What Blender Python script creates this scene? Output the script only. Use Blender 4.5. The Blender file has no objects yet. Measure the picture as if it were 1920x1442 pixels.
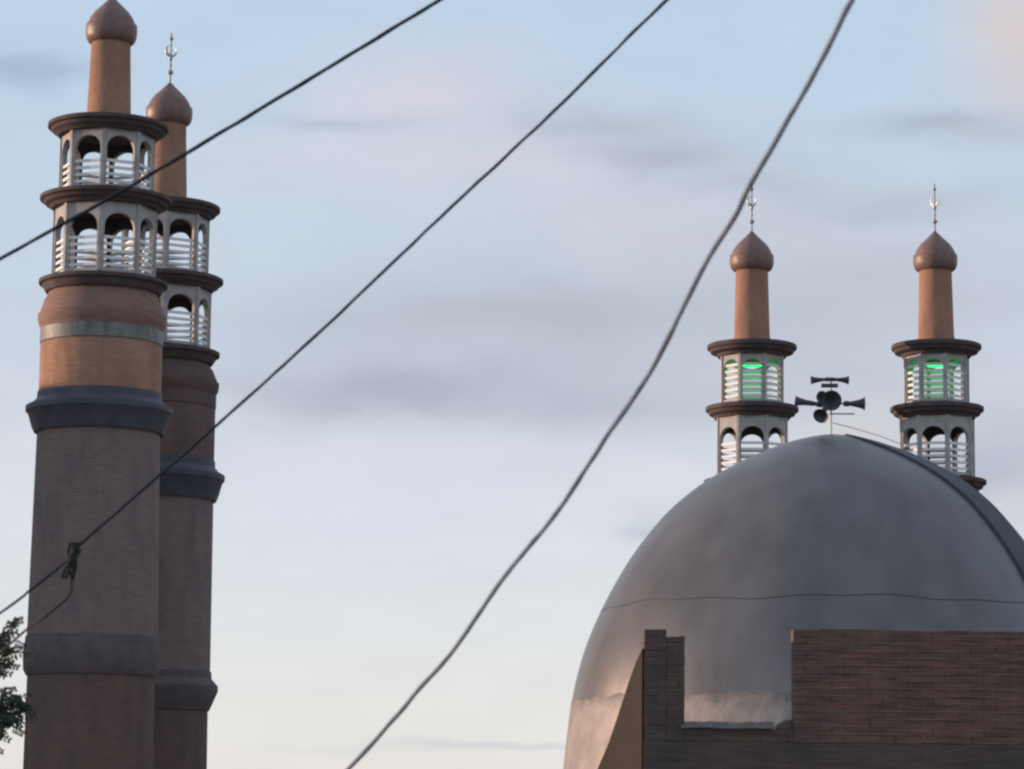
import bpy, bmesh, math, random
from mathutils import Vector, Matrix, noise
random.seed(7)
R = math.radians
sc = bpy.context.scene
COL = sc.collection

# ------------------------------------------------------------------ camera
W, H = 1920, 1442
LENS = 102.0
F = W * LENS / 36.0
CAMZ = 4.5
PITCH, ROLL = R(8.5), R(0.6)
cam_d = bpy.data.cameras.new('camera'); cam = bpy.data.objects.new('camera', cam_d)
COL.objects.link(cam); sc.camera = cam
cam_d.lens = LENS; cam_d.sensor_width = 36; cam_d.clip_start = .1; cam_d.clip_end = 6000
CM = Matrix.Rotation(R(90) + PITCH, 3, 'X') @ Matrix.Rotation(ROLL, 3, 'Z')
cam.matrix_world = Matrix.Translation((0, 0, CAMZ)) @ CM.to_4x4()
cam_d.dof.use_dof = True; cam_d.dof.focus_distance = 75; cam_d.dof.aperture_fstop = 7

def at(px, py, Y):                       # point of the plane y = Y seen at a pixel of the photo
    d = CM @ Vector(((px - W/2) / F, -(py - H/2) / F, -1))
    return Vector((0, 0, CAMZ)) + d * (Y / d.y)
def size(px, p):                         # metres spanned by px pixels at point p
    v = CM.transposed() @ (p - Vector((0, 0, CAMZ)))
    return px * -v.z / F

# ------------------------------------------------------------------ light
SUN_TH = R(-101)                         # from the left, slightly behind the buildings
SUN_EL = R(4.5)
sdir = Vector((math.sin(SUN_TH) * math.cos(SUN_EL), -math.cos(SUN_TH) * math.cos(SUN_EL), math.sin(SUN_EL)))
sun_d = bpy.data.lights.new('sun', 'SUN'); sun = bpy.data.objects.new('sun', sun_d); COL.objects.link(sun)
sun_d.energy = 5.0; sun_d.angle = R(0.6); sun_d.color = (1, .66, .46)
sun.rotation_euler = (-sdir).to_track_quat('-Z', 'Y').to_euler()
sun.location = (-40, 20, 40)

sc.view_settings.view_transform = 'Standard'; sc.view_settings.look = 'None'
sc.view_settings.exposure = 0.0; sc.view_settings.gamma = 1
sc.cycles.pixel_filter_type = 'BLACKMAN_HARRIS'
sc.cycles.filter_width = 2.4
sc.cycles.max_bounces = 6

def lin(c, k=1.0):
    return tuple(((v/255/12.92) if v/255 < .04045 else ((v/255 + .055)/1.055)**2.4) * k for v in c)

world = bpy.data.worlds.new('World'); sc.world = world; world.use_nodes = True
nt = world.node_tree; nt.nodes.clear(); L = nt.links.new
STR = 0.12
out = nt.nodes.new('ShaderNodeOutputWorld'); bg = nt.nodes.new('ShaderNodeBackground')
bg.inputs[1].default_value = STR; L(bg.outputs[0], out.inputs[0])
sky = nt.nodes.new('ShaderNodeTexSky'); sky.sky_type = 'NISHITA'; sky.sun_disc = False
sky.sun_elevation = SUN_EL; sky.sun_rotation = math.atan2(sdir.x, sdir.y)
sky.air_density = 1.2; sky.dust_density = 2.0
tc = nt.nodes.new('ShaderNodeTexCoord')
def vm(op, a, b=None):
    n = nt.nodes.new('ShaderNodeVectorMath'); n.operation = op
    for i, v in enumerate((a, b)):
        if v is None: continue
        if hasattr(v, 'is_linked'): L(v, n.inputs[i])
        else: n.inputs[i].default_value = v
    return n
def mth(op, a, b=None, clamp=False):
    n = nt.nodes.new('ShaderNodeMath'); n.operation = op; n.use_clamp = clamp
    for i, v in enumerate((a, b)):
        if v is None: continue
        if hasattr(v, 'is_linked'): L(v, n.inputs[i])
        else: n.inputs[i].default_value = v
    return n.outputs[0]
def mix(f, a, b):
    n = nt.nodes.new('ShaderNodeMix'); n.data_type = 'RGBA'
    for i, v in ((0, f), (6, a), (7, b)):
        if hasattr(v, 'is_linked'): L(v, n.inputs[i])
        else: n.inputs[i].default_value = v if i == 0 else (*v[:3], 1)
    return n.outputs[2]
dirn = vm('NORMALIZE', tc.outputs['Generated']).outputs[0]
n1 = nt.nodes.new('ShaderNodeTexNoise'); n1.inputs['Scale'].default_value = 14; n1.inputs['Detail'].default_value = 5
n1.inputs['Roughness'].default_value = .5
L(vm('MULTIPLY', dirn, (1, 1, 2.2)).outputs[0], n1.inputs['Vector'])
warp = vm('MULTIPLY', vm('SUBTRACT', n1.outputs['Color'], (.5, .5, .5)).outputs[0], (.05, 0, .03)).outputs[0]
dw = vm('ADD', dirn, warp).outputs[0]
sep = nt.nodes.new('ShaderNodeSeparateXYZ'); L(vm('ADD', dirn, vm('MULTIPLY', warp, (0, 0, .35)).outputs[0]).outputs[0], sep.inputs[0])
ramp = nt.nodes.new('ShaderNodeValToRGB'); L(sep.outputs[2], ramp.inputs[0])
stops = [(0.0, (232, 226, 220)), (.03, (230, 229, 226)), (.075, (222, 227, 231)), (.12, (212, 217, 227)),
         (.17, (199, 211, 226)), (.215, (193, 210, 228)), (.30, (187, 208, 230)), (.6, (182, 194, 214)), (1.0, (176, 186, 206))]
cr = ramp.color_ramp
while len(cr.elements) < len(stops): cr.elements.new(.5)
for e, (p, c) in zip(cr.elements, stops):
    e.position = p; e.color = (*lin(c), 1)
gain = vm('MULTIPLY', ramp.outputs[0], (1/STR,)*3).outputs[0]
base = mix(.94, sky.outputs[0], gain)
# soft cloud masses laid out by direction (centre, spread in thousandths of a radian)
def cloud(cur, px, py, sx, sy, col, amt):
    c = CM @ Vector(((px - W/2)/F, -(py - H/2)/F, -1)); c.normalize()
    d = vm('SUBTRACT', dw, tuple(c)).outputs[0]
    d = vm('MULTIPLY', d, (F/sx, 2.0, F/sy)).outputs[0]
    ln = vm('LENGTH', d).outputs['Value']
    g = mth('POWER', 2.718, mth('MULTIPLY', mth('MULTIPLY', ln, ln), -1.0))
    return mix(mth('MULTIPLY', g, amt, True), cur, lin(col, 1/STR))
for c in [(350, 480, 330, 190, (196, 210, 227), .5),
          (700, 960, 520, 150, (213, 216, 227), .8),
          (600, 300, 300, 60, (203, 207, 220), .6),
          (950, 310, 360, 95, (203, 206, 217), .85),
          (1260, 440, 360, 95, (199, 202, 213), .85),
          (1620, 540, 360, 120, (190, 194, 206), .85),
          (760, 165, 180, 80, (208, 206, 218), .95),
          (1120, 225, 190, 34, (177, 185, 200), .9),
          (1250, 290, 190, 38, (172, 180, 196), .9),
          (1420, 345, 170, 32, (181, 188, 203), .75),
          (1680, 385, 190, 34, (179, 187, 202), .75),
          (1000, 600, 500, 85, (178, 184, 196), .95),
          (560, 650, 170, 50, (189, 197, 212), .6),
          (740, 728, 340, 52, (170, 176, 190), .95),
          (1150, 745, 260, 60, (180, 185, 199), .8),
          (1500, 720, 300, 90, (188, 192, 204), .7),
          (1640, 800, 120, 60, (206, 205, 208), .8),
          (1890, 880, 170, 110, (178, 183, 198), .85),
          (1900, 960, 90, 40, (205, 207, 213), .6),
          (1905, 60, 115, 130, (209, 201, 203), 1.0),
          (1880, 150, 100, 60, (204, 200, 206), .8),
          (1740, 222, 120, 24, (170, 179, 196), .8),
          (1880, 245, 110, 26, (176, 185, 200), .6),
          (35, 140, 100, 32, (160, 177, 200), .8),
          (610, 212, 110, 20, (177, 187, 204), .75),
          (1210, 985, 80, 24, (190, 197, 207), .85),
          (60, 1000, 200, 120, (216, 218, 224), .6),
          (950, 1397, 330, 11, (204, 207, 211), .85)]:
    base = cloud(base, *c)
n2 = nt.nodes.new('ShaderNodeTexNoise'); n2.inputs['Scale'].default_value = 26; n2.inputs['Detail'].default_value = 6
L(vm('MULTIPLY', dirn, (1, 1, 2.6)).outputs[0], n2.inputs['Vector'])
var = mth('ADD', mth('MULTIPLY', mth('SUBTRACT', n2.outputs[0], .5), .13), 1.055)
base = vm('MULTIPLY', base, (1, 1, 1)).outputs[0]
vs = nt.nodes.new('ShaderNodeVectorMath'); vs.operation = 'SCALE'; L(base, vs.inputs[0]); L(var, vs.inputs['Scale'])
# the eastern half of the evening sky (away from the view) is dimmer
sp2 = nt.nodes.new('ShaderNodeSeparateXYZ'); L(dirn, sp2.inputs[0])
mr = nt.nodes.new('ShaderNodeMapRange'); L(sp2.outputs[1], mr.inputs[0])
mr.inputs[1].default_value = .75; mr.inputs[2].default_value = -.6; mr.inputs[3].default_value = 1; mr.inputs[4].default_value = 1.0
vs2 = nt.nodes.new('ShaderNodeVectorMath'); vs2.operation = 'SCALE'; L(vs.outputs[0], vs2.inputs[0]); L(mr.outputs[0], vs2.inputs['Scale'])
L(vs2.outputs[0], bg.inputs[0])

# ------------------------------------------------------------------ materials
def mat(name, c1, c2=None, scale=2.0, rough=.8, metal=0.0, bump=.0, bscale=20, stretch=(1, 1, 1), spec=.3, emit=None, estr=0, det=6):
    m = bpy.data.materials.new(name); m.use_nodes = True
    t = m.node_tree; b = t.nodes['Principled BSDF']
    b.inputs['Roughness'].default_value = rough; b.inputs['Metallic'].default_value = metal
    b.inputs['Specular IOR Level'].default_value = spec
    co = t.nodes.new('ShaderNodeTexCoord'); mp = t.nodes.new('ShaderNodeMapping'); mp.inputs['Scale'].default_value = stretch
    t.links.new(co.outputs['Object'], mp.inputs[0])
    n = t.nodes.new('ShaderNodeTexNoise'); n.inputs['Scale'].default_value = scale; n.inputs['Detail'].default_value = det
    t.links.new(mp.outputs[0], n.inputs['Vector'])
    r = t.nodes.new('ShaderNodeValToRGB'); r.color_ramp.elements[0].position = .32; r.color_ramp.elements[1].position = .68
    r.color_ramp.elements[0].color = (*c1, 1); r.color_ramp.elements[1].color = (*(c2 or c1), 1)
    t.links.new(n.outputs[0], r.inputs[0]); t.links.new(r.outputs[0], b.inputs['Base Color'])
    if bump:
        n3 = t.nodes.new('ShaderNodeTexNoise'); n3.inputs['Scale'].default_value = bscale; n3.inputs['Detail'].default_value = 5
        t.links.new(mp.outputs[0], n3.inputs['Vector'])
        bp = t.nodes.new('ShaderNodeBump'); bp.inputs['Strength'].default_value = bump; bp.inputs['Distance'].default_value = .05
        t.links.new(n3.outputs[0], bp.inputs['Height']); t.links.new(bp.outputs[0], b.inputs['Normal'])
    if emit:
        b.inputs['Emission Color'].default_value = (*emit, 1); b.inputs['Emission Strength'].default_value = estr
    return m

def brick_mat(name, ca, cb, mortar, bw, bh, ms, cyl=0.0, rot=None, dirt=(.04, .035, .03), dirt_amt=.4, rough=.85, streak=0.0):
    """cyl = radius: the courses wrap round the object's axis; otherwise they lie in x/z."""
    m = bpy.data.materials.new(name); m.use_nodes = True
    t = m.node_tree; K = t.links.new; b = t.nodes['Principled BSDF']; b.inputs['Roughness'].default_value = rough
    b.inputs['Specular IOR Level'].default_value = .2
    co = t.nodes.new('ShaderNodeTexCoord'); s = t.nodes.new('ShaderNodeSeparateXYZ'); K(co.outputs['Object'], s.inputs[0])
    cb_ = t.nodes.new('ShaderNodeCombineXYZ')
    if cyl:
        a = t.nodes.new('ShaderNodeMath'); a.operation = 'ARCTAN2'; K(s.outputs[1], a.inputs[0]); K(s.outputs[0], a.inputs[1])
        k = t.nodes.new('ShaderNodeMath'); k.operation = 'MULTIPLY'; K(a.outputs[0], k.inputs[0]); k.inputs[1].default_value = cyl
        K(k.outputs[0], cb_.inputs[0])
    else:
        k = t.nodes.new('ShaderNodeMath'); k.operation = 'ADD'; K(s.outputs[0], k.inputs[0]); K(s.outputs[1], k.inputs[1])
        K(k.outputs[0], cb_.inputs[0])
    K(s.outputs[2], cb_.inputs[1])
    # courses wander a little
    nz = t.nodes.new('ShaderNodeTexNoise'); nz.inputs['Scale'].default_value = 3.5; K(co.outputs['Object'], nz.inputs['Vector'])
    sc_ = t.nodes.new('ShaderNodeVectorMath'); sc_.operation = 'MULTIPLY_ADD'
    K(nz.outputs['Color'], sc_.inputs[0]); sc_.inputs[1].default_value = (.02, .022, 0); K(cb_.outputs[0], sc_.inputs[2])
    br = t.nodes.new('ShaderNodeTexBrick'); K(sc_.outputs[0], br.inputs['Vector'])
    br.inputs['Scale'].default_value = 1; br.inputs['Brick Width'].default_value = bw; br.inputs['Row Height'].default_value = bh
    br.inputs['Mortar Size'].default_value = ms; br.inputs['Mortar Smooth'].default_value = .4; br.inputs['Bias'].default_value = 0
    br.inputs['Color1'].default_value = (*ca, 1); br.inputs['Color2'].default_value = (*cb, 1); br.inputs['Mortar'].default_value = (*mortar, 1)
    n = t.nodes.new('ShaderNodeTexNoise'); n.inputs['Scale'].default_value = 1.7; n.inputs['Detail'].default_value = 8
    mpd = t.nodes.new('ShaderNodeMapping'); mpd.inputs['Scale'].default_value = (1.6, 1.6, .4) if cyl else (1, 1, 1)
    K(co.outputs['Object'], mpd.inputs[0]); K(mpd.outputs[0], n.inputs['Vector'])
    rr = t.nodes.new('ShaderNodeMapRange'); K(n.outputs[0], rr.inputs[0]); rr.inputs[1].default_value = .42; rr.inputs[2].default_value = .7
    rr.inputs[4].default_value = dirt_amt
    mx = t.nodes.new('ShaderNodeMix'); mx.data_type = 'RGBA'; K(rr.outputs[0], mx.inputs[0]); K(br.outputs[0], mx.inputs[6]); mx.inputs[7].default_value = (*dirt, 1)
    if streak:       # paler smears of mortar along the courses
        mp2 = t.nodes.new('ShaderNodeMapping'); mp2.inputs['Scale'].default_value = (1.6, 1.6, 26); K(co.outputs['Object'], mp2.inputs[0])
        ns = t.nodes.new('ShaderNodeTexNoise'); ns.inputs['Scale'].default_value = 1.6; ns.inputs['Detail'].default_value = 4; K(mp2.outputs[0], ns.inputs['Vector'])
        m1 = t.nodes.new('ShaderNodeMapRange'); K(ns.outputs[0], m1.inputs[0]); m1.inputs[1].default_value = .3; m1.inputs[2].default_value = .7
        m1.inputs[3].default_value = 1 - streak*.45; m1.inputs[4].default_value = 1 + streak*.6
        v1 = t.nodes.new('ShaderNodeVectorMath'); v1.operation = 'SCALE'; K(mx.outputs[2], v1.inputs[0]); K(m1.outputs[0], v1.inputs['Scale'])
        K(v1.outputs[0], b.inputs['Base Color'])
    else:
        K(mx.outputs[2], b.inputs['Base Color'])
    bp = t.nodes.new('ShaderNodeBump'); bp.inputs['Strength'].default_value = .5; bp.inputs['Distance'].default_value = .012; bp.invert = True
    K(br.outputs['Fac'], bp.inputs['Height']); K(bp.outputs[0], b.inputs['Normal'])
    return m

M = {}
M['white'] = mat('weathered_white_render', (.33, .325, .32), (.46, .455, .45), 3, .85, bump=.2)
M['rail'] = mat('white_painted_rail', (.72, .72, .71), (.80, .80, .80), 6, .6)
M['rim'] = mat('dark_brown_concrete', (.065, .052, .055), (.105, .082, .082), 3, .85, bump=.3)
M['bulb'] = mat('brown_glazed_cap', (.155, .10, .092), (.21, .135, .118), 5, .45, bump=.15, bscale=12, spec=.35)
M['tbrick'] = brick_mat('ochre_brick', (.40, .225, .145), (.32, .18, .12), (.30, .20, .15), .22, .075, .010, cyl=1.2, dirt=(.18, .12, .09), dirt_amt=.6)
M['body'] = brick_mat('weathered_shaft_brick', (.215, .158, .148), (.165, .128, .125), (.21, .18, .165), .24, .08, .014, cyl=1.5, dirt=(.14, .12, .125), dirt_amt=.75)
M['redbody'] = brick_mat('red_shaft_brick', (.165, .10, .088), (.13, .085, .078), (.14, .112, .10), .24, .08, .010, cyl=1.5, dirt=(.095, .08, .08), dirt_amt=.8)
M['mould'] = mat('slate_blue_glazed_moulding', (.055, .06, .085), (.085, .085, .105), 2.5, .6, bump=.3)
M['green'] = mat('pale_turquoise_tile', (.11, .125, .12), (.20, .22, .20), 5, .5, bump=.2, stretch=(1, 1, .3))
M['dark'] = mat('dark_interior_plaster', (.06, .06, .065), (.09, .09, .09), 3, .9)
M['metal'] = mat('dull_galvanised_metal', (.32, .36, .38), (.42, .45, .46), 8, .5, .5)
M['dome'] = mat('dull_grey_sheet_metal', (.124, .122, .127), (.172, .170, .173), 1.1, .38, .55, bump=.14, bscale=2.5, spec=.5, det=9, stretch=(1, 1, .45))
M['seam'] = mat('dark_dome_strip', (.035, .04, .055), (.055, .06, .08), 2, .6, .2)
M['pale_base'] = mat('rough_pinkish_base', (.21, .20, .20), (.31, .29, .285), 1.6, .6, .2, bump=.4, bscale=4)
M['horn'] = mat('dark_grey_loudspeaker_paint', (.06, .065, .078), (.085, .09, .10), 6, .5)
M['cable'] = mat('black_blue_cable_sheath', (.008, .018, .032), (.014, .028, .048), 9, .85, spec=.1)
M['cable2'] = mat('faded_grey_cable_sheath', (.12, .165, .23), (.22, .27, .34), 14, .85, spec=.1)
M['tape'] = mat('faded_black_tape', (.03, .036, .036), (.05, .055, .055), 9, .85, spec=.1)
M['wallbrick'] = brick_mat('dark_red_brick', (.18, .092, .078), (.13, .078, .068), (.155, .115, .10), .215, .070, .009, dirt=(.10, .075, .068), dirt_amt=.7, streak=.7)
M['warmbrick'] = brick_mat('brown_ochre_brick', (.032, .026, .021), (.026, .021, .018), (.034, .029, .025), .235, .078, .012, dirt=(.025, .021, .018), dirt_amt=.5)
M['concrete'] = mat('dark_stained_concrete', (.06, .055, .055), (.09, .08, .077), 3, .9, bump=.6, bscale=14)
M['sill'] = mat('grey_mortar', (.16, .16, .165), (.26, .24, .23), 9, .9, bump=.8, bscale=22)
M['leaf'] = mat('dark_green_leaf', (.018, .03, .018), (.035, .05, .03), 4, .6)
M['bark'] = mat('grey_brown_bark', (.05, .042, .035), (.09, .075, .06), 8, .9, bump=.6)
M['ground'] = mat('dusty_ground', (.16, .13, .10), (.22, .18, .14), .2, .95)
M['render'] = mat('beige_render', (.36, .30, .24), (.42, .36, .3), 1, .9)
M['glass'] = mat('window_glass', (.04, .05, .06), None, 1, .15, spec=.6)
M['lamp'] = mat('green_lamp', (.0, .4, .12), None, 1, .4, emit=(.01, 1.0, .16), estr=2.6)

# ------------------------------------------------------------------ helpers
def obj(name, bm, m, parent=None, smooth=True, ang=33, m2=None):
    bmesh.ops.recalc_face_normals(bm, faces=bm.faces)
    for f in bm.faces: f.smooth = smooth
    if smooth:
        for e in bm.edges:
            if len(e.link_faces) == 2 and e.calc_face_angle(0) > R(ang): e.smooth = False
    me = bpy.data.meshes.new(name); bm.to_mesh(me); bm.free()
    me.materials.append(m)
    if m2: me.materials.append(m2)
    o = bpy.data.objects.new(name, me); COL.objects.link(o)
    if parent: o.parent = parent
    return o
def tag(o, label=None, cat=None, group=None, kind=None):
    if label: o['label'] = label
    if cat: o['category'] = cat
    if group: o['group'] = group
    if kind: o['kind'] = kind
    return o
def empty(name, loc, label, cat, group=None):
    o = bpy.data.objects.new(name, None); COL.objects.link(o); o.location = loc; o.empty_display_size = .3
    return tag(o, label, cat, group)
def lathe(prof, seg=72, bm=None, M4=None, cap=True, wob=0.0):
    bm = bm or bmesh.new(); rings = []
    for r, z in prof:
        if r < 1e-4: rings.append([bm.verts.new((0, 0, z))])
        else: rings.append([bm.verts.new((r*math.cos(2*math.pi*i/seg), r*math.sin(2*math.pi*i/seg), z)) for i in range(seg)])
    for a, b in zip(rings, rings[1:]):
        for i in range(seg):
            j = (i+1) % seg
            if len(a) == 1 and len(b) == 1: continue
            if len(a) == 1: bm.faces.new((a[0], b[i], b[j]))
            elif len(b) == 1: bm.faces.new((a[i], a[j], b[0]))
            else: bm.faces.new((a[i], a[j], b[j], b[i]))
    if cap:
        for r_ in (rings[0], rings[-1]):
            if len(r_) > 1: bm.faces.new(r_)
    vs_ = [v for r_ in rings for v in r_]
    if wob:
        for v in vs_:
            n_ = noise.noise(v.co * 1.3) * wob
            v.co.x *= 1 + n_; v.co.y *= 1 + n_
    if M4: bmesh.ops.transform(bm, matrix=M4, verts=vs_)
    return bm
def box(bm, c, s, M4=None):
    r = bmesh.ops.create_cube(bm, size=1, matrix=Matrix.Translation(c) @ Matrix.Diagonal((*s, 1)))
    if M4: bmesh.ops.transform(bm, matrix=M4, verts=r['verts'])
    return r['verts']
def crom(pts, n=14):
    P = [pts[0]*2 - pts[1]] + pts + [pts[-1]*2 - pts[-2]]; o = []
    for i in range(1, len(P)-2):
        a, b, c, d = P[i-1:i+3]
        for k in range(n):
            t = k/n
            o.append(.5*((2*b) + (c-a)*t + (2*a-5*b+4*c-d)*t*t + (3*b-a-3*c+d)*t**3))
    o.append(pts[-1]); return o
def tube(bm, pts, rad, seg=8, rads=None):
    rings = []; up = Vector((0.1, 1, .2)).normalized()
    for i, p in enumerate(pts):
        t = (pts[min(i+1, len(pts)-1)] - pts[max(i-1, 0)]).normalized()
        u = t.cross(up).normalized(); v = t.cross(u)
        r = rads[i] if rads else rad
        rings.append([bm.verts.new(p + (u*math.cos(2*math.pi*k/seg) + v*math.sin(2*math.pi*k/seg))*r) for k in range(seg)])
    for a, b in zip(rings, rings[1:]):
        for k in range(seg): bm.faces.new((a[k], a[(k+1) % seg], b[(k+1) % seg], b[k]))
    bm.faces.new(rings[0]); bm.faces.new(rings[-1])
    return bm

# ------------------------------------------------------------------ ground
bm = bmesh.new(); bmesh.ops.create_grid(bm, x_segments=40, y_segments=40, size=2500)
tag(obj('ground', bm, M['ground'], smooth=False), kind='structure')

# ------------------------------------------------------------------ minarets
def wall_panel(w, z0, z1, ww, wz0, wz1, th, n=10):
    """one octagon side: arched opening ww wide from wz0 up to the crown wz1; local x along side, y outward 0..-th"""
    bm = bmesh.new()
    arch = []
    rr = ww/2
    for k in range(n+1):
        a = math.pi * k/n
        arch.append((-rr*math.cos(a), wz1 - rr*.9 + rr*.9*math.sin(a)))
    def layer(y):
        v = lambda x, z: bm.verts.new((x, y, z))
        bl, br_, tl, tr = v(-w/2, z0), v(w/2, z0), v(-w/2, z1), v(w/2, z1)
        ol, or_ = v(-rr, wz0), v(rr, wz0); ob, obr = v(-rr, z0), v(rr, z0)
        A = [v(x, z) for x, z in arch]; T = [v(x, z1) for x, z in arch]
        fs = [(bl, ob, ol, A[0], T[0], tl), (obr, br_, tr, T[-1], A[-1], or_), (ob, obr, or_, ol)]
        for i in range(n): fs.append((A[i], A[i+1], T[i+1], T[i]))
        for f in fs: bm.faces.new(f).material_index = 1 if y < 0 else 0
        return [ol] + A + [or_]
    h1 = layer(0); h2 = layer(-th)
    m_ = len(h1)
    for i in range(m_): bm.faces.new((h1[i], h1[(i+1) % m_], h2[(i+1) % m_], h2[i]))
    return bm

def gallery(root, name, Rv, z0, z1, th0, z_open, mwall, bar_frac, pitch, ww=.68, mrail=None, mdark=None):
    """octagonal arcade, vertices at angle th0 + 45k from the camera side"""
    drum = bmesh.new(); w = 2*Rv*math.sin(R(22.5)); ap = Rv*math.cos(R(22.5)); h = z1 - z0
    rails = []
    for k in range(8):
        th = th0 + R(22.5 + 45*k)
        nrm = Vector((math.sin(th), -math.cos(th), 0))
        rot = Matrix.Rotation(math.atan2(nrm.y, nrm.x) - R(90), 4, 'Z')
        T = Matrix.Translation(nrm*ap) @ rot
        p = wall_panel(w, z0, z1, w*ww, z0 + h*.05, z1 - h*z_open, .13)
        me = bpy.data.meshes.new('t'); p.to_mesh(me); p.free(); me.transform(T); drum.from_mesh(me); bpy.data.meshes.remove(me)
        # pilaster at the vertex
        tv = th0 + R(45*k)
        T2 = Matrix.Translation((Rv*.985*math.sin(tv), -Rv*.985*math.cos(tv), 0)) @ Matrix.Rotation(tv, 4, 'Z')
        box(drum, Vector((0, 0, (z0+z1)/2)), (.08, .08, h*.998), T2)
        r = bmesh.new(); zz = z0 + h*.05 + pitch*.55
        while zz < z0 + h*bar_frac:
            box(r, Vector((0, -.05, zz)), (w*ww*1.02, .035, pitch*.42), T)
            zz += pitch
        rails.append(r)
    g = obj(name, drum, mwall, root, smooth=False, m2=mdark)
    for r in rails: obj('railing', r, mrail, g, smooth=False)
    return g

def minaret(ref, Y, th_img, px, label, lamp=False, lamp_label=None, pitch=.165, bars=(.55, .55), tint=None):
    """px: measured heights and half widths (photo pixels) at the axis, turned into metres at this distance"""
    p0 = at(*ref, Y)
    ax = Vector((p0.x, Y, 0))
    root = empty('minaret', ax, label, 'minaret', 'brown brick minarets of the mosque')
    def z(y): return at(ref[0] + (ref[1]-y)*0.03*0, y, Y).z
    s = size(1, p0)
    th0 = R(th_img) - math.atan2(p0.x, Y)
    P = lambda lst: [(hw*s, z(y)) for hw, y in lst]
    k = px['k']                           # bulb width scale
    tip, by, sh0, sh1 = px['tip'], px['bulb_y'], px['shaft'][0], px['shaft'][1]
    # finial
    fz = z(tip); ft = fz + px['fin']*s
    f = lathe([(.03, fz-.15), (.024, ft)], 10)
    def ball(zc, r, sq=1.0): lathe([(0, zc-r*sq)] + [(r*math.sin(a), zc - r*sq*math.cos(a)) for a in [math.pi*i/8 for i in range(1, 8)]] + [(0, zc+r*sq)], 16, f)
    hF = ft - fz
    ball(fz + hF*.19, .085, .85); ball(fz + hF*.33, .04); ball(fz + hF*.50, .055, 2.2); ball(fz + hF*.88, .06, 1.0)
    fin = obj('finial', f, M['metal'], root)
    c = bmesh.new(); ro = .17; oc = []; ic = []; off = px.get('cres', 35)
    for i in range(25):
        a = R(118 + 304*i/24); t_ = math.sin(math.pi*i/24)
        oc.append((ro*math.cos(a), ro*math.sin(a))); ic.append(((ro - .07*t_)*math.cos(a), (ro - .07*t_)*math.sin(a)))
    def side(yy): return [c.verts.new((x, yy, zq)) for x, zq in oc], [c.verts.new((x, yy, zq)) for x, zq in ic]
    o1, i1 = side(-.02); o2, i2 = side(.02)
    for i in range(24):
        for q in ((o1[i], o1[i+1], i1[i+1], i1[i]), (o2[i], o2[i+1], i2[i+1], i2[i]), (o1[i], o1[i+1], o2[i+1], o2[i]), (i1[i], i1[i+1], i2[i+1], i2[i])): c.faces.new(q)
    bmesh.ops.transform(c, matrix=Matrix.Translation((0, 0, fz + hF*.62)) @ Matrix.Rotation(R(off), 4, 'Z') @ Matrix.Rotation(R(24), 4, 'Y'), verts=c.verts)
    obj('crescent', c, M['metal'], fin)
    # onion cap
    d = by - tip
    cap = lathe(P([(0, tip-1), (3*k, tip+.06*d), (8*k, tip+.16*d), (17*k, tip+.34*d), (28*k, tip+.55*d), (34.5*k, tip+.74*d), (37*k, tip+.86*d), (37.5*k, tip+.93*d), (40.2*k, tip+.945*d),
                   (41.2*k, tip+.98*d), (41.6*k, tip+1.12*d), (41.2*k, tip+1.30*d), (39.5*k, tip+1.43*d), (37*k, tip+1.51*d), (33.5*k, tip+1.56*d), (20*k, tip+1.57*d)]))
    obj('onion_cap', cap, M['bulb'], root)
    r1 = px['rims'][0]
    obj('spire_shaft', lathe(P([(sh0, tip+1.5*d), (sh0, tip+1.7*d), (sh1*.985, r1[0]-22), (sh1*1.03, r1[0]-16), (sh1*1.05, r1[0]-2)])), M['tbrick'], root)
    for ry, rh, rin in px['rims']:
        rim = lathe(P([(rin*.4, ry-9), (rh*.6, ry-8.5), (rh*.97, ry-4.5), (rh, ry-3), (rh, ry+3), (rh*.985, ry+4.5), (rh*.95, ry+5), (rh*.92, ry+11), (rin*1.10, ry+14), (rin*1.06, ry+19), (rin*.4, ry+19)]))
        obj('balcony_rim', rim, M['rim'], root)
    ga, gb = px['gal']
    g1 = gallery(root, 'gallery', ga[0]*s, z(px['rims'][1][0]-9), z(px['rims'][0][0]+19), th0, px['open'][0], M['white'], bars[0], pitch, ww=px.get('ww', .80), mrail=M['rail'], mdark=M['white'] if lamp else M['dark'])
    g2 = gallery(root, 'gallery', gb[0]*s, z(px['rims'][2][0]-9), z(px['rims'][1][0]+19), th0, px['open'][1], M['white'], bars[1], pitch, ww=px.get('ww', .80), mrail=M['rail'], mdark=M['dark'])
    y3, h3, in3 = px['rims'][2]; u = px['u']   # unit scale for lower profile
    b = px['body']; mo = px['mould']
    obj('brick_collar', lathe(P([(in3*1.0, y3+17), (in3*1.02, y3+24), (in3*1.08, y3+34*u), (b*.985, y3+56*u), (b*.99, y3+60*u), (b*1.02, y3+61.5*u), (b*1.02, y3+70*u), (b*1.0, y3+80*u), (b*.97, y3+86*u), (b*.97, y3+88*u)])), M['redbody'] if px.get('dark') else M['collar'], root)
    obj('tile_band', lathe(P([(b*.955, y3+87*u), (b*.975, y3+89*u), (b*.975, y3+114*u), (b*.95, y3+117*u)])), M['redbody'] if px.get('dark') else M['green'], root)
    obj('upper_drum', lathe(P([(b*.955, y3+116*u), (b*.965, y3+118*u), (b*.965, mo-26)])), M['redbody'] if px.get('dark') else M['tbrick'], root)
    mh = px['mould_h']
    obj('moulding', lathe(P([(b*.90, mo-30), (b*.985, mo-29), (b*.99, mo-16), (b*1.03, mo-12), (b*1.05, mo-9), (mh, mo-2), (mh, mo+7), (mh*.965, mo+12), (b*1.06, mo+36), (b*1.02, mo+46), (b*.9, mo+46)])), M['mould'], root)
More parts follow.
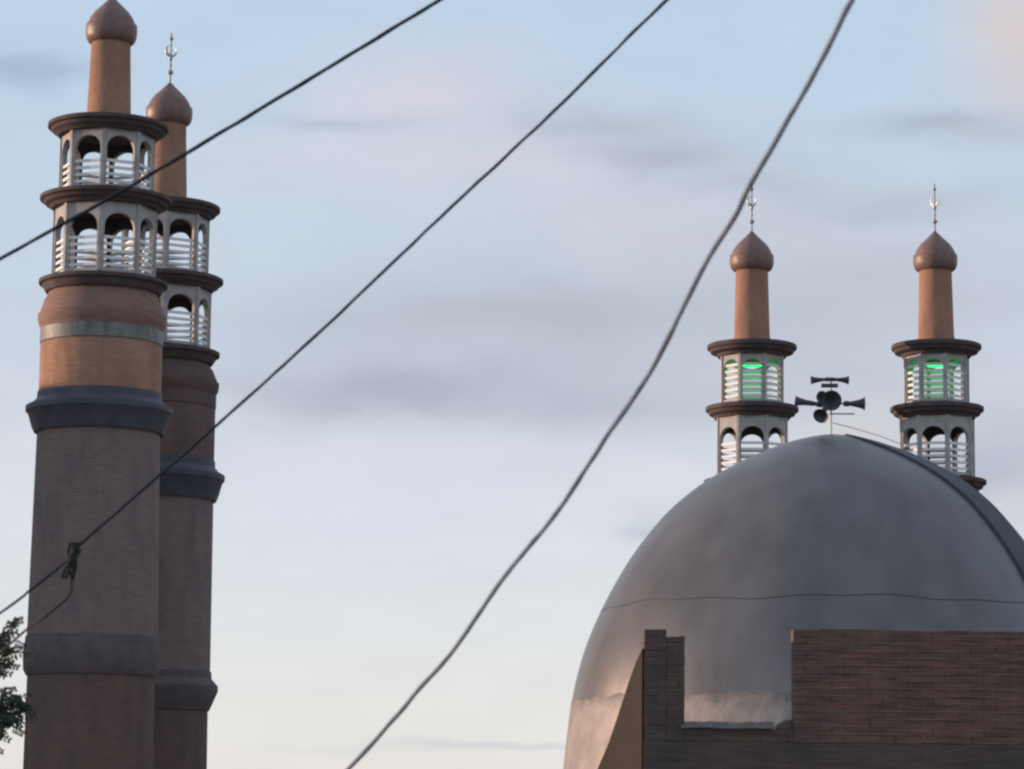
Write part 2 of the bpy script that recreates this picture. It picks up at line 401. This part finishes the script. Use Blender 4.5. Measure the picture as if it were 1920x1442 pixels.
    bb = px['body2']; m2 = px['mould2']; m2h = px['mould2_h']
    obj('shaft', lathe(P([(b*.97, mo+45), (bb, m2-32)]) , wob=0), M['body'], root)
    obj('ring_moulding', lathe(P([(bb*.9, m2-34), (bb*1.02, m2-33), (bb*1.03, m2-20), (m2h, m2-6), (m2h, m2+4), (bb*1.04, m2+30), (bb*1.0, m2+40), (bb*.9, m2+40)])), M['mould2'], root)
    zb = z(m2+39)
    obj('lower_shaft', lathe([(bb*.975*s, zb), (bb*.99*s, z(1500)), (bb*1.03*s, .3), (bb*1.03*s, -.2)]), M['redbody'], root)
    if lamp:
        lz = z(px['rims'][0][0] + 38)
        t = empty('green_lamp', ax + Vector((0, 0, lz)), lamp_label, 'lamp', 'green lamps lit in the galleries')
        lb = bmesh.new()
        Lr = Matrix.Rotation(R(90), 4, 'Y')
        front = Vector((-p0.x, -Y, 0)).normalized()
        T = Matrix.Translation(front * .50 * ga[0] * s) @ Matrix.Rotation(math.atan2(front.y, front.x) + R(90), 4, 'Z')
        lathe([(0, -.30), (.025, -.29), (.055, -.18), (.065, 0), (.055, .18), (.025, .29), (0, .30)], 16, lb, T @ Lr)
        obj('lamp_tube', lb, M['lamp'], t)
        hb = bmesh.new(); top = z(px['rims'][0][0] + 19) - lz
        box(hb, Vector((0, 0, (top+.07)/2)), (.04, .04, max(.02, top-.07)), T); obj('hanger', hb, M['metal'], t, smooth=False)
        ld = bpy.data.lights.new('lamp_glow', 'POINT'); ld.energy = 12; ld.color = (.03, 1, .22); ld.shadow_soft_size = .12
        lo = bpy.data.objects.new('lamp_glow', ld); COL.objects.link(lo); lo.parent = t
        lo.location = front*.0 + Vector((0, 0, -.12))
    return root
M['collar'] = mat('red_brown_collar_brick', (.19, .118, .10), (.26, .16, .135), 5, .75, bump=.3, stretch=(1, 1, 4))
M['mould2'] = mat('dark_purple_brick_ring', (.09, .078, .085), (.125, .108, .112), 3, .8, bump=.3)

T1 = dict(k=1.17, tip=-8, bulb_y=50, fin=92, shaft=(37, 42), rims=[(240, 113, 88), (376, 123, 95), (533, 120, 100)],
          gal=((87,), (95,)), open=(.10, .15), u=1.0, body=117, mould=768, mould_h=136, body2=119, mould2=1228, mould2_h=125)
T2 = dict(dark=True, k=1.06, tip=153, bulb_y=205, fin=95, shaft=(33, 38), rims=[(392, 101, 78), (527, 110, 86), (664, 107, 88)],
          gal=((80,), (87,)), open=(.10, .15), u=.88, body=105, mould=893, mould_h=122, body2=104, mould2=1292, mould2_h=119)
R1 = dict(k=1.0, tip=432, bulb_y=481, fin=90, shaft=(30.5, 34), rims=[(652, 84, 60), (768, 87, 66), (905, 90, 70)],
          gal=((61,), (69,)), open=(.10, .18), u=.8, body=80, mould=1080, mould_h=98, body2=82, mould2=1330, mould2_h=92, ww=.80)
R2 = dict(R1); R2['cres'] = -50
R2['gal'] = ((61,), (70,))
minaret((196, 470), 69, -50, T1, 'tallest brown brick minaret at the far left, its cap tip cut by the picture edge', pitch=.165)
minaret((309, 500), 76, -50+6, T2, 'brown brick minaret half hidden behind the taller one, pale finial above its cap', pitch=.165)
minaret((1410, 700), 88, -22, R1, 'slim minaret with green-lit gallery behind the left slope of the dome', True, 'green lamp glowing in the gallery of the minaret behind the left of the dome', .19, (.80, .60))
minaret((1756, 700), 88.5, -29, R2, 'slim minaret with green-lit gallery rising behind the right slope of the dome', True, 'green lamp glowing in the gallery of the minaret at the right of the dome', .19, (.80, .60))

# ------------------------------------------------------------------ mosque with dome
DY = 62.0
ref = at(1562, 1150, DY)
dc = Vector((ref.x, DY, 0))
mosque = empty('mosque', dc, 'mosque hall under a large pointed grey dome behind the brick wall', 'mosque')
s = size(1, ref)
zz = lambda y: at(1562, y, DY).z
dp = [(0, 815), (22, 817), (60, 825), (100, 837), (145, 855), (190, 877), (235, 903), (275, 932), (312, 965), (345, 1003), (375, 1043), (403, 1088), (428, 1135), (450, 1183), (468, 1232), (482, 1285), (489, 1322)]
fine = []
for i in range(len(dp)-1):
    a, b = dp[i], dp[i+1]
    pa = dp[max(i-1, 0)]; pd = dp[min(i+2, len(dp)-1)]
    for k in range(4):
        t = k/4
        fine.append(tuple(.5*((2*b0) + (c0-a0)*t + (2*a0-5*b0+4*c0-d0)*t*t + (3*b0-a0-3*c0+d0)*t**3) for a0, b0, c0, d0 in zip(pa, a, b, pd)))
fine.append(dp[-1])
fine = [(max(0, a), b) for a, b in fine]
dprof = [(hw*s, zz(y)) for hw, y in fine]
dome = obj('dome', lathe(dprof, 160, cap=False), M['dome'], mosque)
def rad_at(z_):
    for (r0, z0), (r1, z1) in zip(dprof, dprof[1:]):
        if z1 <= z_ <= z0: return r0 + (r1-r0)*(z0-z_)/(z0-z1)
    return dprof[-1][0]
# horizontal seams: thin lapped joints in the sheet
for yy, wv in ((1150, .007),):
    bm = bmesh.new(); zc = zz(yy); pts = []
    for i in range(241):
        a = 2*math.pi*i/240
        zq = zc + .03*math.sin(a*7) + .02*math.sin(a*17+1)
        pts.append(Vector((math.cos(a)*(rad_at(zq)+.003), math.sin(a)*(rad_at(zq)+.003), zq)))
    tube(bm, pts, wv, 6); obj('seam', bm, M['seam'], dome)
# raised dark strip down the right side
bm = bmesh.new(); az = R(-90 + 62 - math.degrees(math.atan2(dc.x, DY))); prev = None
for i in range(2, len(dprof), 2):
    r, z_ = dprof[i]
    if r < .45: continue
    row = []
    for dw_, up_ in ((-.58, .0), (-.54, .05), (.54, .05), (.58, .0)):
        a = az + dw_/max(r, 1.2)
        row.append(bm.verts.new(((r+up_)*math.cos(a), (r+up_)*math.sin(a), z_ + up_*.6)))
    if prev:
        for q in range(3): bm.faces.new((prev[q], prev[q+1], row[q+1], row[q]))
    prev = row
obj('dome_dark_strip', bm, M['seam'], dome)
# rough band under the sheet metal, grey turning pale pinkish downwards, uneven upper lip
pm = M['pale_base']; pt = pm.node_tree; PK = pt.links.new; pb = pt.nodes['Principled BSDF']
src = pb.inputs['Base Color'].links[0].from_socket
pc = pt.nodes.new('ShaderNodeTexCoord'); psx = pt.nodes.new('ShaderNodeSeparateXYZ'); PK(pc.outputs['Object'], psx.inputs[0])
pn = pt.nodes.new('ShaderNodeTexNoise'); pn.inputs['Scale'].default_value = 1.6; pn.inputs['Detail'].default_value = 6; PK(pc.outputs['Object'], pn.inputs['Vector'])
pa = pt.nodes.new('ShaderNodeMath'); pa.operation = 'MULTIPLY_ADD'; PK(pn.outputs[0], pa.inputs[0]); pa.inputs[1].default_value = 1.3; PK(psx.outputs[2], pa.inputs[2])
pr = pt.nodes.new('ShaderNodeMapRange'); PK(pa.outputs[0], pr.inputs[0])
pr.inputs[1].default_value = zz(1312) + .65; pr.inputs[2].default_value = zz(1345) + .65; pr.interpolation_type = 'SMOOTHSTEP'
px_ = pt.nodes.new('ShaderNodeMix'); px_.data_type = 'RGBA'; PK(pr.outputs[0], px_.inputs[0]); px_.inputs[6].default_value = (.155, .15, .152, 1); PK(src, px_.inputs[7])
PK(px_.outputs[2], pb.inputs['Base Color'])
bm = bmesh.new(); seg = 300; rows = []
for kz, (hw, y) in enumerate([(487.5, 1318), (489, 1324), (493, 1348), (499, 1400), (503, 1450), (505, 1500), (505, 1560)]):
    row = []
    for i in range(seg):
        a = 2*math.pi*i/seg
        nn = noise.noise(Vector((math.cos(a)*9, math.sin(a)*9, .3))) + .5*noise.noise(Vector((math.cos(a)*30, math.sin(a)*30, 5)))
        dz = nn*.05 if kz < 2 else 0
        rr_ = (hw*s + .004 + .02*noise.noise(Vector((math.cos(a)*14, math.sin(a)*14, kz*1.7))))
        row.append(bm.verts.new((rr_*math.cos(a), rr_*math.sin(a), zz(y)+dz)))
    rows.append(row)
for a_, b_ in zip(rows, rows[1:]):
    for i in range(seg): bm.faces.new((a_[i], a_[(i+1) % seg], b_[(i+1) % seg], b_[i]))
obj('dome_base', bm, M['pale_base'], mosque)
bm = bmesh.new(); hz = zz(1556)
box(bm, Vector((3, 3, hz/2)), (26, 15, hz)); box(bm, Vector((3, 3, hz+.1)), (26.6, 15.6, .2))
obj('prayer_hall', bm, M['render'], mosque, smooth=False)

# ------------------------------------------------------------------ loudspeakers on the dome's mast
mx_ = at(1558, 740, DY)
mast = empty('loudspeaker_mast', Vector((mx_.x, DY, zz(820))), 'cluster of dark horn loudspeakers on a thin mast above the dome tip', 'loudspeakers')
mb = Vector(mast.location)
bm = bmesh.new(); top = at(1558, 712, DY)
tube(bm, [Vector((0, 0, -.1)), top - mb], .018, 10); obj('mast_pole', bm, M['metal'], mast)
bm = bmesh.new()
for (xa, ya, xb, yb, rr_) in ((1530, 712.5, 1582, 712.5, .012), (1540, 723, 1571, 723, .045), (1530, 757, 1590, 757, .018), (1555, 776, 1602, 776, .014)):
    tube(bm, [at(xa, ya, DY-.04) - mb, at(xb, yb, DY-.04) - mb], rr_, 8)
obj('crossbar', bm, M['horn'], mast)
def horn(bell, throat, r, yb=DY, yt=DY, flat=1.0):
    a = at(*throat, yt) - mb; b = at(*bell, yb) - mb
    Ln = (b-a).length; q = (b-a).to_track_quat('Z', 'Y').to_matrix().to_4x4()
    T = Matrix.Translation(a) @ q @ Matrix.Diagonal((1, flat, 1, 1))
    prof = [(0.035, 0), (.04+r*.12, Ln*.25), (r*.50, Ln*.5), (r*.68, Ln*.78), (r*.86, Ln*.94), (r, Ln), (r*.97, Ln*1.0), (r*.85, Ln*.94), (r*.5, Ln*.7), (.03, Ln*.5), (0, Ln*.5)]
    h = obj('horn_speaker', lathe(prof, 28, M4=T, cap=False), M['horn'], mast)
    d_ = lathe([(0, -.10), (.05, -.10), (.062, -.06), (.062, .02), (.03, .05), (0, .05)], 18, M4=T, cap=False)
    obj('driver', d_, M['horn'], h)
horn((1521, 713), (1549, 711.5), .135, flat=.72)
horn((1591, 713), (1564, 711.5), .135, flat=.72)
horn((1491, 752), (1534, 758), .12)
horn((1621, 757), (1590, 757), .15)
horn((1559, 751), (1556, 750), .22, yb=DY-.45, yt=DY-.02)
horn((1541, 744), (1550, 746), .13, yb=DY-.30, yt=DY-.05)
horn((1539, 780), (1546, 768), .17, yb=DY-.28, yt=DY-.04)
# thin wire from the mast to the minaret
bm = bmesh.new()
tube(bm, crom([at(1562, 793, DY), at(1600, 803, DY+9), at(1650, 818, DY+18), at(1692, 834, DY+25)], 8), .010, 6)
tag(obj('thin_wire', bm, M['cable2']), 'thin pale wire from the loudspeaker mast to the right minaret', 'wire')

# ------------------------------------------------------------------ unfinished brick wall
WY = 27.0
wroot_p = at(1210, 1300, WY)
wr = Vector((wroot_p.x, WY, 0))
wall = empty('brick_house', wr, 'unfinished dark red brick house wall with an open window gap in front of the dome', 'brick house')
def lx(px, py=1300): return at(px, py, WY).x - wr.x
def lz(px, py): return at(px, py, WY).z
x0, x1, x2, x3 = lx(1208), lx(1284), lx(1488), lx(2500)
zt = lz(1700, 1183); zb_ = lz(1500, 1392); zs = lz(1400, 1368); TH = .24
bm = bmesh.new()
def brickwork(bm, xa, xb, za, zb2, course=.070, bl=.235, jit=.006, y0=0, th=TH, step=None):
    """solid core with individually laid end bricks so the edges are uneven"""
    box(bm, Vector(((xa+xb)/2, y0+th/2, (za+zb2)/2)), (xb-xa-.012, th-.012, zb2-za))
    z_ = za; r_ = 0
    while z_ < zb2 - course*.4:
        off = (r_ % 2)*bl/2; x_ = xa
        while x_ < xb - .01:
            xe = min(xa + off + bl*math.floor((x_ - xa - off)/bl + 1.0001), xb)
            if xe - x_ < .03: xe = min(xe + bl, xb)
            if xe > x_:
                j = random.uniform(-jit, jit)
                hh = min(course, zb2-z_)
                if z_ + course >= zb2 - .01: hh += random.uniform(-.004, .012)
                box(bm, Vector(((x_+xe)/2 + random.uniform(-.003, .003), y0 + th/2 + j, z_+hh/2 + random.uniform(-.003, .003))), (xe-x_-.003, th+.004, hh-.004))
            x_ = xe
        z_ += course; r_ += 1
brickwork(bm, x2, x3, zb_, zt)
obj('wall', bm, M['wallbrick'], wall, smooth=False)
bm = bmesh.new()
brickwork(bm, x0, x0 + (x1-x0)*.55, zb_, lz(1230, 1180), th=.55)
brickwork(bm, x0 + (x1-x0)*.55, x1, zb_, lz(1265, 1194), th=.55)
brickwork(bm, x1, x2, zb_, zs)
obj('window_pier', bm, M.setdefault('soot', brick_mat('sooty_brick', (.125, .085, .072), (.105, .074, .064), (.125, .095, .083), .235, .070, .008, dirt=(.07, .066, .064), dirt_amt=.8, streak=.5)), wall, smooth=False)
bm = bmesh.new()
vs_ = box(bm, Vector(((x1+x2)/2 - .1, .10, zs+.035)), ((x2-x1)*.86, .30, .05))
bmesh.ops.subdivide_edges(bm, edges=bm.edges[:], cuts=6, use_grid_fill=True)
for v in bm.verts: v.co += Vector((noise.noise(v.co*9)*.02, noise.noise(v.co*8+Vector((5, 0, 0)))*.02, noise.noise(v.co*11+Vector((0, 7, 0)))*.035))
obj('window_sill', bm, M['sill'], wall)
bm = bmesh.new()
box(bm, Vector(((x0+x3)/2, TH/2, zb_/2 - .003)), (x3-x0+.006, TH+.012, zb_))
obj('lower_wall', bm, M['soot'], wall, smooth=False)
# lump of set mortar in the lower right corner of the opening, crumbs along the sill
for (px_, py_, rx, rz) in ((1484, 1372, .15, .11), (1440, 1376, .10, .035), (1330, 1366, .05, .02), (1372, 1367, .07, .022)):
    bm = bmesh.new(); bmesh.ops.create_icosphere(bm, subdivisions=3, radius=1)
    for v in bm.verts:
        v.co = Vector((v.co.x*rx, v.co.y*.10, v.co.z*rz)) * (1 + .25*noise.noise(v.co*2.5 + Vector((px_, 0, 0)))) + Vector((lx(px_), .12, lz(px_, py_)))
    obj('mortar_lump', bm, M['soot'], wall)
# flank wall going back, its top stepping down, catching the evening light
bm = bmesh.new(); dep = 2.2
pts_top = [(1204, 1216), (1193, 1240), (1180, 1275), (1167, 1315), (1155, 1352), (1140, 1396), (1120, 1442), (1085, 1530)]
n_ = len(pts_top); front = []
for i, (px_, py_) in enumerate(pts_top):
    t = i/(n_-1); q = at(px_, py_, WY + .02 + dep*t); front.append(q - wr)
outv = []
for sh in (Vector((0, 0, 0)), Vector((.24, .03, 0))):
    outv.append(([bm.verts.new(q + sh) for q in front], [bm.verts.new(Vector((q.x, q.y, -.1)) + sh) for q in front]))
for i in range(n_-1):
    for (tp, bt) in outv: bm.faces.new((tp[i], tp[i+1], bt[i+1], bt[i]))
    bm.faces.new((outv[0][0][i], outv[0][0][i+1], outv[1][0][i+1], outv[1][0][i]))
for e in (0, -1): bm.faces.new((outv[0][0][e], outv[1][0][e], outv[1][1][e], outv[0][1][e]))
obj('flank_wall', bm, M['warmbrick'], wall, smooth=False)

# ------------------------------------------------------------------ overhead cables
def cable(name, pts, rad, label, m, strands=1, twist=.5, wob=0.0, n=24):
    P = crom([at(*p) for p in pts], n)
    if wob:
        P = [p + Vector((noise.noise(p*2.3), 0, noise.noise(p*2.3 + Vector((9, 3, 1)))))*wob for p in P]
    bm = bmesh.new()
    if strands == 1:
        D = []
        for a, b in zip(P, P[1:]):
            m_ = max(1, int((b-a).length/.03))
            for k in range(m_): D.append(a.lerp(b, k/m_))
        D = [p + Vector((noise.noise(p*7), 0, noise.noise(p*7+Vector((4, 4, 1)))))*rad*.35 for p in D]
        tube(bm, D, rad, 8, [rad*(1 + .22*noise.noise(p*11)) for p in D])
    else:
        acc = 0; rows = [[] for _ in range(strands)]
        D = []
        for a, b in zip(P, P[1:]):
            m_ = max(1, int((b-a).length/(twist/9)))
            for k in range(m_): D.append(a.lerp(b, k/m_))
        for i, p in enumerate(D[:-1]):
            t = (D[i+1]-p).normalized(); acc += (D[i+1]-p).length
            u = t.cross(Vector((.1, 1, .2))).normalized(); v = t.cross(u)
            for q in range(strands):
                a = 2*math.pi*(acc/twist + q/strands)
                rows[q].append(p + (u*math.cos(a)+v*math.sin(a))*rad*.85)
        for rw in rows: tube(bm, rw, rad*.72, 6)
    o = obj(name, bm, m)
    return tag(o, label, 'cable', 'cables crossing the sky')
cable('overhead_cable', [(-900, 985, 15.0), (-400, 712, 14.2), (0, 486, 13.5), (200, 375, 13.2), (345, 290, 13), (600, 137, 12.7), (825, 0, 12.4), (1200, -232, 12), (1700, -545, 11.5)], .0086,
      'dark cable crossing the top left, in front of the tallest minaret', M['cable'])
cB = cable('overhead_cable', [(2100, -800, 11), (1600, -330, 11.6), (1250, 0, 12), (1130, 118, 12.2), (1020, 226, 12.4), (800, 432, 12.8), (600, 622, 13.2), (400, 803, 13.6), (285, 903, 13.9), (160, 1012, 14.2), (135, 1035, 14.25)], .0072,
      'thin dark cable running diagonally across the middle of the sky to the left minarets', M['cable'])
cable('overhead_cable', [(1900, -560, 7.6), (1720, -225, 8.2), (1598, 0, 8.6), (1500, 186, 9), (1408, 340, 9.3), (1375, 408, 9.5), (1290, 560, 9.8), (1222, 690, 10.1), (1132, 830, 10.4), (1050, 952, 10.7), (985, 1035, 10.9), (930, 1103, 11.1), (870, 1190, 11.4), (800, 1282, 11.7), (650, 1442, 12.2), (450, 1650, 13), (150, 1950, 14)], .0088,
      'thick grey twisted cable sagging from the top right down to the bottom middle', M['cable2'], wob=.013)
cable('overhead_cable', [(135, 1045, 14.25), (100, 1072, 14.4), (58, 1106, 14.5), (0, 1150, 14.8), (-300, 1370, 16), (-700, 1640, 18)], .0070,
      'short end of thin cable sloping off at the lower left edge beside the minaret', M['cable'])
# splice with its hanging tail
o = bmesh.new()
a0 = at(140, 1018, 14.22); a1 = at(128, 1085, 14.24)
for q in range(7):
    off = Vector((random.uniform(-.02, .02), random.uniform(-.02, .02), 0))
    P = crom([a0.lerp(a1, t) + off + Vector((random.uniform(-.022, .022), random.uniform(-.02, .02), 0)) for t in (0, .25, .5, .75, 1)], 6)
    tube(o, P, .008, 6)
tube(o, crom([at(134, 1075, 14.22), at(132, 1112, 14.2), at(108, 1137, 14.2), at(75, 1163, 14.25), at(48, 1182, 14.4), at(-40, 1260, 14.8)], 8), .0065, 6)
obj('cable_splice', o, M['tape'], cB)

# ------------------------------------------------------------------ tree at the left edge
TY = 18.0
tb = at(-330, 1500, TY); tr = Vector((tb.x, TY, 0))
tree = empty('tree', tr, 'dark leafy tree at the lower left edge beside the tallest minaret', 'tree')
limbs = bmesh.new(); fol = bmesh.new()
crown_c = at(-330, 1420, TY) - tr
trunkP = [Vector((0, 0, -.2)), Vector((.05, 0, 1.5)), Vector((-.03, .05, 3.0)), crown_c + Vector((0, 0, -.4)), crown_c + Vector((.1, 0, .5))]
tp = crom(trunkP, 8); bm = bmesh.new(); tube(bm, tp, .1, 10, [.13 - .1*i/len(tp) for i in range(len(tp))]); obj('trunk', bm, M['bark'], tree)
def leaflet(p, d, nrm, ln, wd):
    sd = d.cross(nrm).normalized()
    v = [p, p + d*ln*.35 + sd*wd*.5, p + d*ln*.7 + sd*wd*.4, p + d*ln, p + d*ln*.7 - sd*wd*.4, p + d*ln*.35 - sd*wd*.5]
    fol.faces.new([fol.verts.new(q + nrm*random.uniform(-.003, .003)) for q in v])
def spray(base, tipp, n=9, ln=.055):
    axis = (tipp-base); Ls = axis.length; d0 = axis.normalized()
    nn = Vector((random.uniform(-.5, .5), -1, random.uniform(-.3, .9))).normalized()
    sd = d0.cross(nn).normalized(); nn = sd.cross(d0)
    tube(limbs, [base, base + axis*.5 + Vector((0, 0, .01)), tipp], .003, 4)
    for i in range(n):
        t = (i+.6)/n; p = base + axis*t
        for sg in (-1, 1):
            dd = (d0*.55 + sd*sg*.9 + Vector((0, 0, -.15))).normalized()
            leaflet(p, dd, nn, ln*random.uniform(.8, 1.15)*(1 - .35*t), .016*random.uniform(.8, 1.2))
def branch(a, b, nsp, spread=.28, rad=.012):
    mid = a.lerp(b, .5) + Vector((0, 0, .08)); P = crom([a, mid, b], 8)
    tube(limbs, P, rad, 6, [rad*(1-.7*i/len(P)) for i in range(len(P))])
    for k in range(nsp):
        t = random.uniform(.35, 1.0); p = P[min(len(P)-1, int(t*(len(P)-1)))]
        d = (b-a).normalized()*.7 + Vector((random.uniform(-1, 1), random.uniform(-1, 1), random.uniform(-.8, .9)))
        spray(p, p + d.normalized()*random.uniform(.6, 1.2)*spread, random.randint(6, 10))
for k in range(46):     # round crown, mostly outside the picture
    a = random.uniform(0, 2*math.pi); e = random.uniform(-.5, 1.2)
    d = Vector((math.cos(a)*math.cos(e), math.sin(a)*math.cos(e), math.sin(e)))
    ln = random.uniform(.5, .80)
    branch(crown_c + Vector((0, 0, random.uniform(-.3, .3))), crown_c + d*ln, 16, .22)
hub = crown_c + Vector((.15, 0, .1))
for (px_, py_, dy, ns) in ((42, 1205, 0, 14), (28, 1232, .1, 14), (50, 1172, 0, 9), (10, 1250, 0, 14), (20, 1200, .2, 10), (46, 1300, .0, 14), (30, 1322, 0, 16), (50, 1330, .1, 14), (12, 1350, -.1, 14), (5, 1378, .1, 10), (-20, 1310, .1, 12), (-20, 1240, .2, 12), (40, 1345, .15, 10), (-5, 1390, .3, 9)):
    e = at(px_-26, py_+6, TY+dy) - tr
    branch(hub, e, 3, .10, .010)
    d0 = (e-hub).normalized()
    for k in range(int(ns*.8)):
        p = e + Vector((random.uniform(-.10, .03), random.uniform(-.06, .06), random.uniform(-.05, .04)))
        spray(p, p + Vector((random.uniform(.05, .12), random.uniform(-.05, .05), random.uniform(-.06, .05))), 4, .040)
obj('branches', limbs, M['bark'], tree)
obj('foliage', fol, M['leaf'], tree, smooth=False)

# ------------------------------------------------------------------ unseen block, added out of frame to shade the foot of the left minarets
fb = Vector((-38, 78.5, 0)); shade_root = empty('shade_block', fb, 'unseen beige block added left of the minarets to shade them', 'shade blocker')
bm = bmesh.new(); HB = 15.9
box(bm, Vector((0, 0, HB/2)), (12, 14, HB)); obj('walls', bm, M['render'], shade_root, smooth=False)
bm = bmesh.new(); box(bm, Vector((0, 0, HB+.15)), (12.6, 14.6, .3)); obj('roof_slab', bm, M['rim'], shade_root, smooth=False)
for fl in range(5):
    for k in range(4):
        bm = bmesh.new(); box(bm, Vector((-4.5+3*k, -7.02, 1.8+2.9*fl)), (1.3, .08, 1.4)); w = obj('window', bm, M['white'], shade_root, smooth=False)
        bm = bmesh.new(); box(bm, Vector((-4.5+3*k, -7.075, 1.8+2.9*fl)), (1.1, .04, 1.2)); obj('pane', bm, M['glass'], w, smooth=False)
